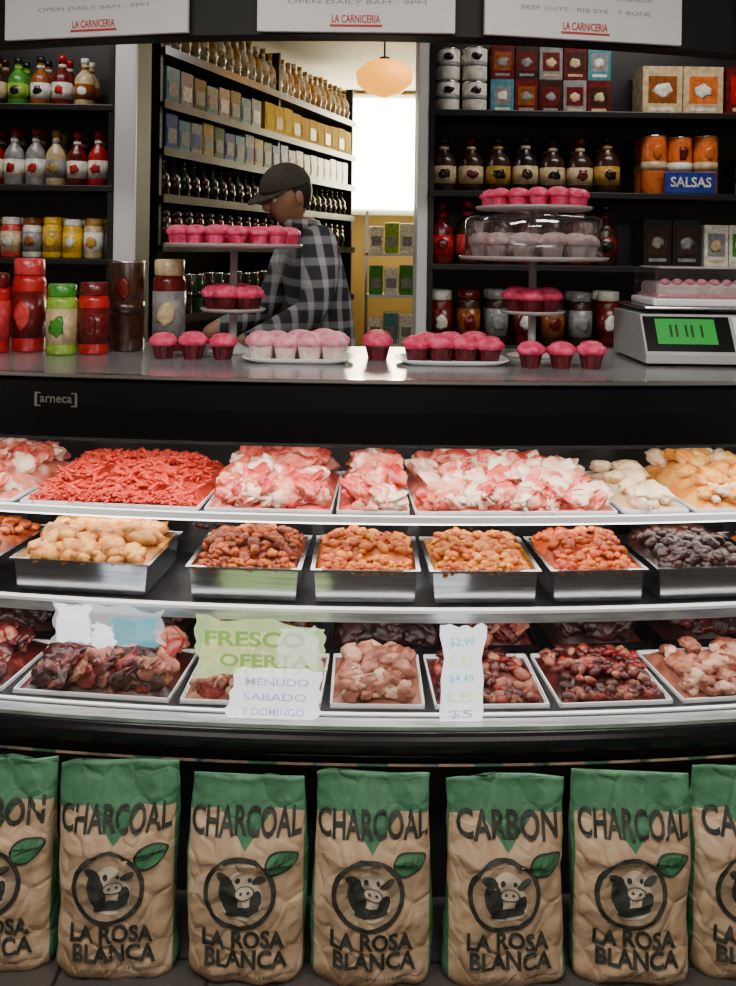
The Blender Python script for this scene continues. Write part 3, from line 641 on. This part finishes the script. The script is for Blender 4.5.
# ---------------------------------------------------------------- person
def plaid():
    m=bpy.data.materials.new('plaid_shirt'); m.use_nodes=True; N=m.node_tree.nodes; L=m.node_tree.links; p=N['Principled BSDF']; p.inputs['Roughness'].default_value=0.85
    tc=N.new('ShaderNodeTexCoord')
    cs=[]
    for d,sc_ in (('X',6),('Z',4.5)):
        w=N.new('ShaderNodeTexWave'); w.bands_direction=d; w.inputs['Scale'].default_value=sc_; w.inputs['Distortion'].default_value=3; w.inputs['Detail'].default_value=1; w.inputs['Detail Scale'].default_value=0.6
        L.new(tc.outputs['Object'],w.inputs[0]); r=N.new('ShaderNodeValToRGB'); r.color_ramp.elements[0].position=0.62; r.color_ramp.elements[1].position=0.8
        r.color_ramp.elements[0].color=(0.018,0.02,0.026,1); r.color_ramp.elements[1].color=(0.36,0.37,0.39,1); L.new(w.outputs['Fac'],r.inputs[0]); cs.append(r.outputs[0])
    mx=N.new('ShaderNodeMix'); mx.data_type='RGBA'; mx.inputs[0].default_value=0.4; L.new(cs[0],mx.inputs[6]); L.new(cs[1],mx.inputs[7]); L.new(mx.outputs[2],p.inputs['Base Color']); return m
M['plaid']=plaid(); M['skin']=mat('skin',(0.3,0.14,0.08),0.5,col2=(0.34,0.165,0.10),scale=20); M['jeans']=mat('jeans',(0.03,0.04,0.08),0.8,col2=(0.04,0.055,0.1),scale=60)
M['hair']=mat('hair',(0.008,0.006,0.005),0.6); M['cap']=mat('cap_cloth',(0.045,0.034,0.02),0.8,col2=(0.03,0.024,0.016),scale=50)
def skinmesh(verts,edges,radii,root=0,sub=2):
    me=bpy.data.meshes.new('s'); me.from_pydata(verts,edges,[]); ob=bpy.data.objects.new('s',me); bpy.context.collection.objects.link(ob)
    ob.modifiers.new('k','SKIN').use_smooth_shade=True
    for i,r in enumerate(radii):
        sv=me.skin_vertices[0].data[i]; sv.radius=r if isinstance(r,tuple) else (r,r); sv.use_root=(i==root)
    md=ob.modifiers.new('s','SUBSURF'); md.levels=sub; md.render_levels=sub
    dg=bpy.context.evaluated_depsgraph_get(); dg.update(); e=ob.evaluated_get(dg); m2=e.to_mesh()
    vs=[v.co.copy() for v in m2.vertices]; fs=[list(p.vertices) for p in m2.polygons]; e.to_mesh_clear(); bpy.data.objects.remove(ob); return vs,fs
def person():
    b=B()
    V=[(0.03,0,0.96),(0.02,0,1.10),(0.0,0,1.26),(-0.03,0,1.42),(-0.06,0,1.52),(-0.095,0,1.58),
       (-0.05,-0.17,1.49),(-0.10,-0.26,1.27),(-0.30,-0.24,1.17),(-0.37,-0.235,1.15),
       (-0.05,0.17,1.49),(-0.12,0.25,1.27),(-0.32,0.2,1.17),(-0.39,0.19,1.15),
       (0.03,-0.10,0.88),(0.0,-0.11,0.50),(0.04,-0.11,0.09),(-0.10,-0.12,0.04),
       (0.03,0.10,0.88),(0.03,0.11,0.50),(0.07,0.11,0.09),(-0.07,0.12,0.04)]
    E=[(0,1),(1,2),(2,3),(3,4),(4,5),(3,6),(6,7),(7,8),(8,9),(3,10),(10,11),(11,12),(12,13),(0,14),(14,15),(15,16),(16,17),(0,18),(18,19),(19,20),(20,21)]
    Rr=[(0.14,0.11),(0.145,0.11),(0.155,0.12),(0.16,0.12),(0.085,0.075),0.055,0.078,0.058,0.044,0.034,0.078,0.058,0.044,0.034,0.09,0.065,0.05,0.042,0.09,0.065,0.05,0.042]
    vs,fs=skinmesh(V,E,Rr)
    g={'plaid':[], 'skin':[], 'jeans':[], 'blackm':[]}
    for f in fs:
        c=sum((vs[i] for i in f),Vector())/len(f)
        if c.z<0.09: k='blackm'
        elif c.z<0.98 : k='jeans'
        elif c.z>1.555 and abs(c.y)<0.07: k='skin'
        elif c.x<-0.335 and abs(c.y)>0.1: k='skin'
        else: k='plaid'
        g[k].append(f)
    for k,ff in g.items(): b.add(vs,ff,k,True)
    for (hx,hy,hz,sg) in ((-0.40,-0.235,1.14,-1),(-0.42,0.19,1.14,1)):
        hv=[(hx+0.04,hy,hz+0.005),(hx,hy,hz),(hx-0.04,hy,hz-0.005)]
        a,f=skinmesh(hv,[(0,1),(1,2)],[(0.026,0.02),(0.036,0.016),(0.036,0.014)],1); b.add(a,f,'skin',True)
        for i,l in enumerate((0.036,0.042,0.038,0.03)):
            y=hy+(i-1.5)*0.019*sg; x0=hx-0.045
            a,f=skinmesh([(x0+0.01,y,hz-0.004),(x0-l*.6,y,hz-0.008),(x0-l*1.2,y,hz-0.026),(x0-l*1.45,y,hz-0.046)],[(0,1),(1,2),(2,3)],[0.0095,0.009,0.008,0.007],0); b.add(a,f,'skin',True)
        a,f=skinmesh([(hx+0.01,hy-0.02*sg,hz),(hx-0.02,hy-0.05*sg,hz-0.01),(hx-0.05,hy-0.058*sg,hz-0.025)],[(0,1),(1,2)],[0.012,0.01,0.008],0); b.add(a,f,'skin',True)
    HS=0.9; hc=Vector((-0.13,0,1.655)); Ry=Euler((0,-0.3,0.35)).to_matrix()
    def hp(x,y,z): return hc+Ry@(Vector((x,y,z))*HS)
    Vv,Ff=ico(4); o=[]
    for v in Vv:
        x,y,z=v.x*0.095,v.y*0.075,v.z*0.115
        if z<0: x=x*(1-0.12*(-z/0.115))-0.012*(-z/0.115); y*=1-0.3*(-z/0.115)**1.5
        if x<-0.05 and -0.04<z<0.03: x-=0.004
        o.append(hp(x,y,z))
    b.add(o,Ff,'skin',True)
    def bl(p,s,m,n=0.0): b.blob(hp(*p),tuple(q*HS for q in s),(0,-0.3,0.35),m,3,n)
    bl((-0.104,0,-0.015),(0.018,0.012,0.022),'skin'); bl((-0.096,0,-0.055),(0.010,0.024,0.006),'c_dred')
    for s in(-1,1):
        bl((-0.084,s*0.03,0.005),(0.011,0.013,0.009),'whitep'); bl((-0.093,s*0.03,0.005),(0.005,0.005,0.005),'hair'); bl((-0.09,s*0.03,0.026),(0.008,0.018,0.004),'hair'); bl((0.0,s*0.076,-0.008),(0.018,0.008,0.028),'skin')
    bl((0.022,0,0.018),(0.088,0.079,0.098),'hair',0.05)
    co=[hp(v.x*0.106+0.002,v.y*0.09,max(v.z,-0.02)*0.095+0.035) for v in Vv]
    b.add(co,Ff,'cap',True)
    bm_=[]
    for j in range(2):
        for i in range(13):
            a=math.pi/2+math.pi*i/12
            bm_.append(hp(-0.06+ (0.115*math.cos(a)),0.078*math.sin(a),0.034-j*0.006-0.02*abs(math.cos(a))))
    n=13
    ff=[list(range(n)),list(range(n,2*n))[::-1]]+[[i,i+1,n+i+1,n+i] for i in range(n-1)]
    b.add(bm_,ff,'cap')
    b.lathe([(0.072,0),(0.066,0.03),(0.06,0.032)],(-0.08,0,1.54),'plaid',20)
    return b.obj('shop_worker',(WX(322,3.1),3.12,0),(0,0,0.35))
person()
# ---------------------------------------------------------------- lights
def area(name,loc,rot,sx,sy,pw,colr=(1,0.92,0.82)):
    l=bpy.data.lights.new(name,'AREA'); l.shape='RECTANGLE'; l.size=sx; l.size_y=sy; l.energy=pw; l.color=colr
    o=bpy.data.objects.new(name,l); o.location=loc; o.rotation_euler=rot; bpy.context.collection.objects.link(o); return o
def fill_panel(x,y,pw,sx=1.2,sy=0.3):  # unseen ceiling panel with area lamp, added as fill light
    b=B(); b.box(-sx/2-.03,sx/2+.03,-sy/2-.03,sy/2+.03,-0.04,0,'white'); b.box(-sx/2,sx/2,-sy/2,sy/2,-0.045,-0.039,'led'); b.obj('ceiling_fill_panel',(x,y,2.75))
    area('ceiling_fill_lamp',(x,y,2.69),(0,0,0),sx,sy,pw)
fill_panel(-0.9,0.7,28); fill_panel(0.9,0.7,28); fill_panel(0,-0.8,19)
fill_panel(-1.3,2.95,6,0.9,0.2); fill_panel(1.1,2.95,8,0.9,0.2)
fill_panel(0.5,4.8,4,0.6,0.3)
area('case_top_lamp',(0,2.10,1.115),(math.radians(-12),0,0),2.7,0.05,19,(1,0.96,0.9))
area('case_middle_lamp',(0,2.24,TS-0.035),(0,0,0),2.7,0.04,4,(1,0.92,0.78))
area('case_lower_lamp',(0,2.16,MS-0.035),(0,0,0),2.7,0.04,5,(1,0.96,0.9))
w=bpy.data.worlds.new('world'); bpy.context.scene.world=w; w.use_nodes=True
w.node_tree.nodes['Background'].inputs[0].default_value=(0.8,0.85,1,1); w.node_tree.nodes['Background'].inputs[1].default_value=0.15
# ---------------------------------------------------------------- camera
cd=bpy.data.cameras.new('camera'); cam=bpy.data.objects.new('camera',cd); bpy.context.collection.objects.link(cam)
cd.sensor_width=36; cd.lens=F/986*36; cd.shift_y=-243/986; cd.clip_start=0.05
cam.matrix_world=Matrix.Translation((0,0,HC))@Matrix.Rotation(math.radians(90),4,'X')@Matrix.Rotation(math.radians(0.8),4,'Z')
bpy.context.scene.camera=cam
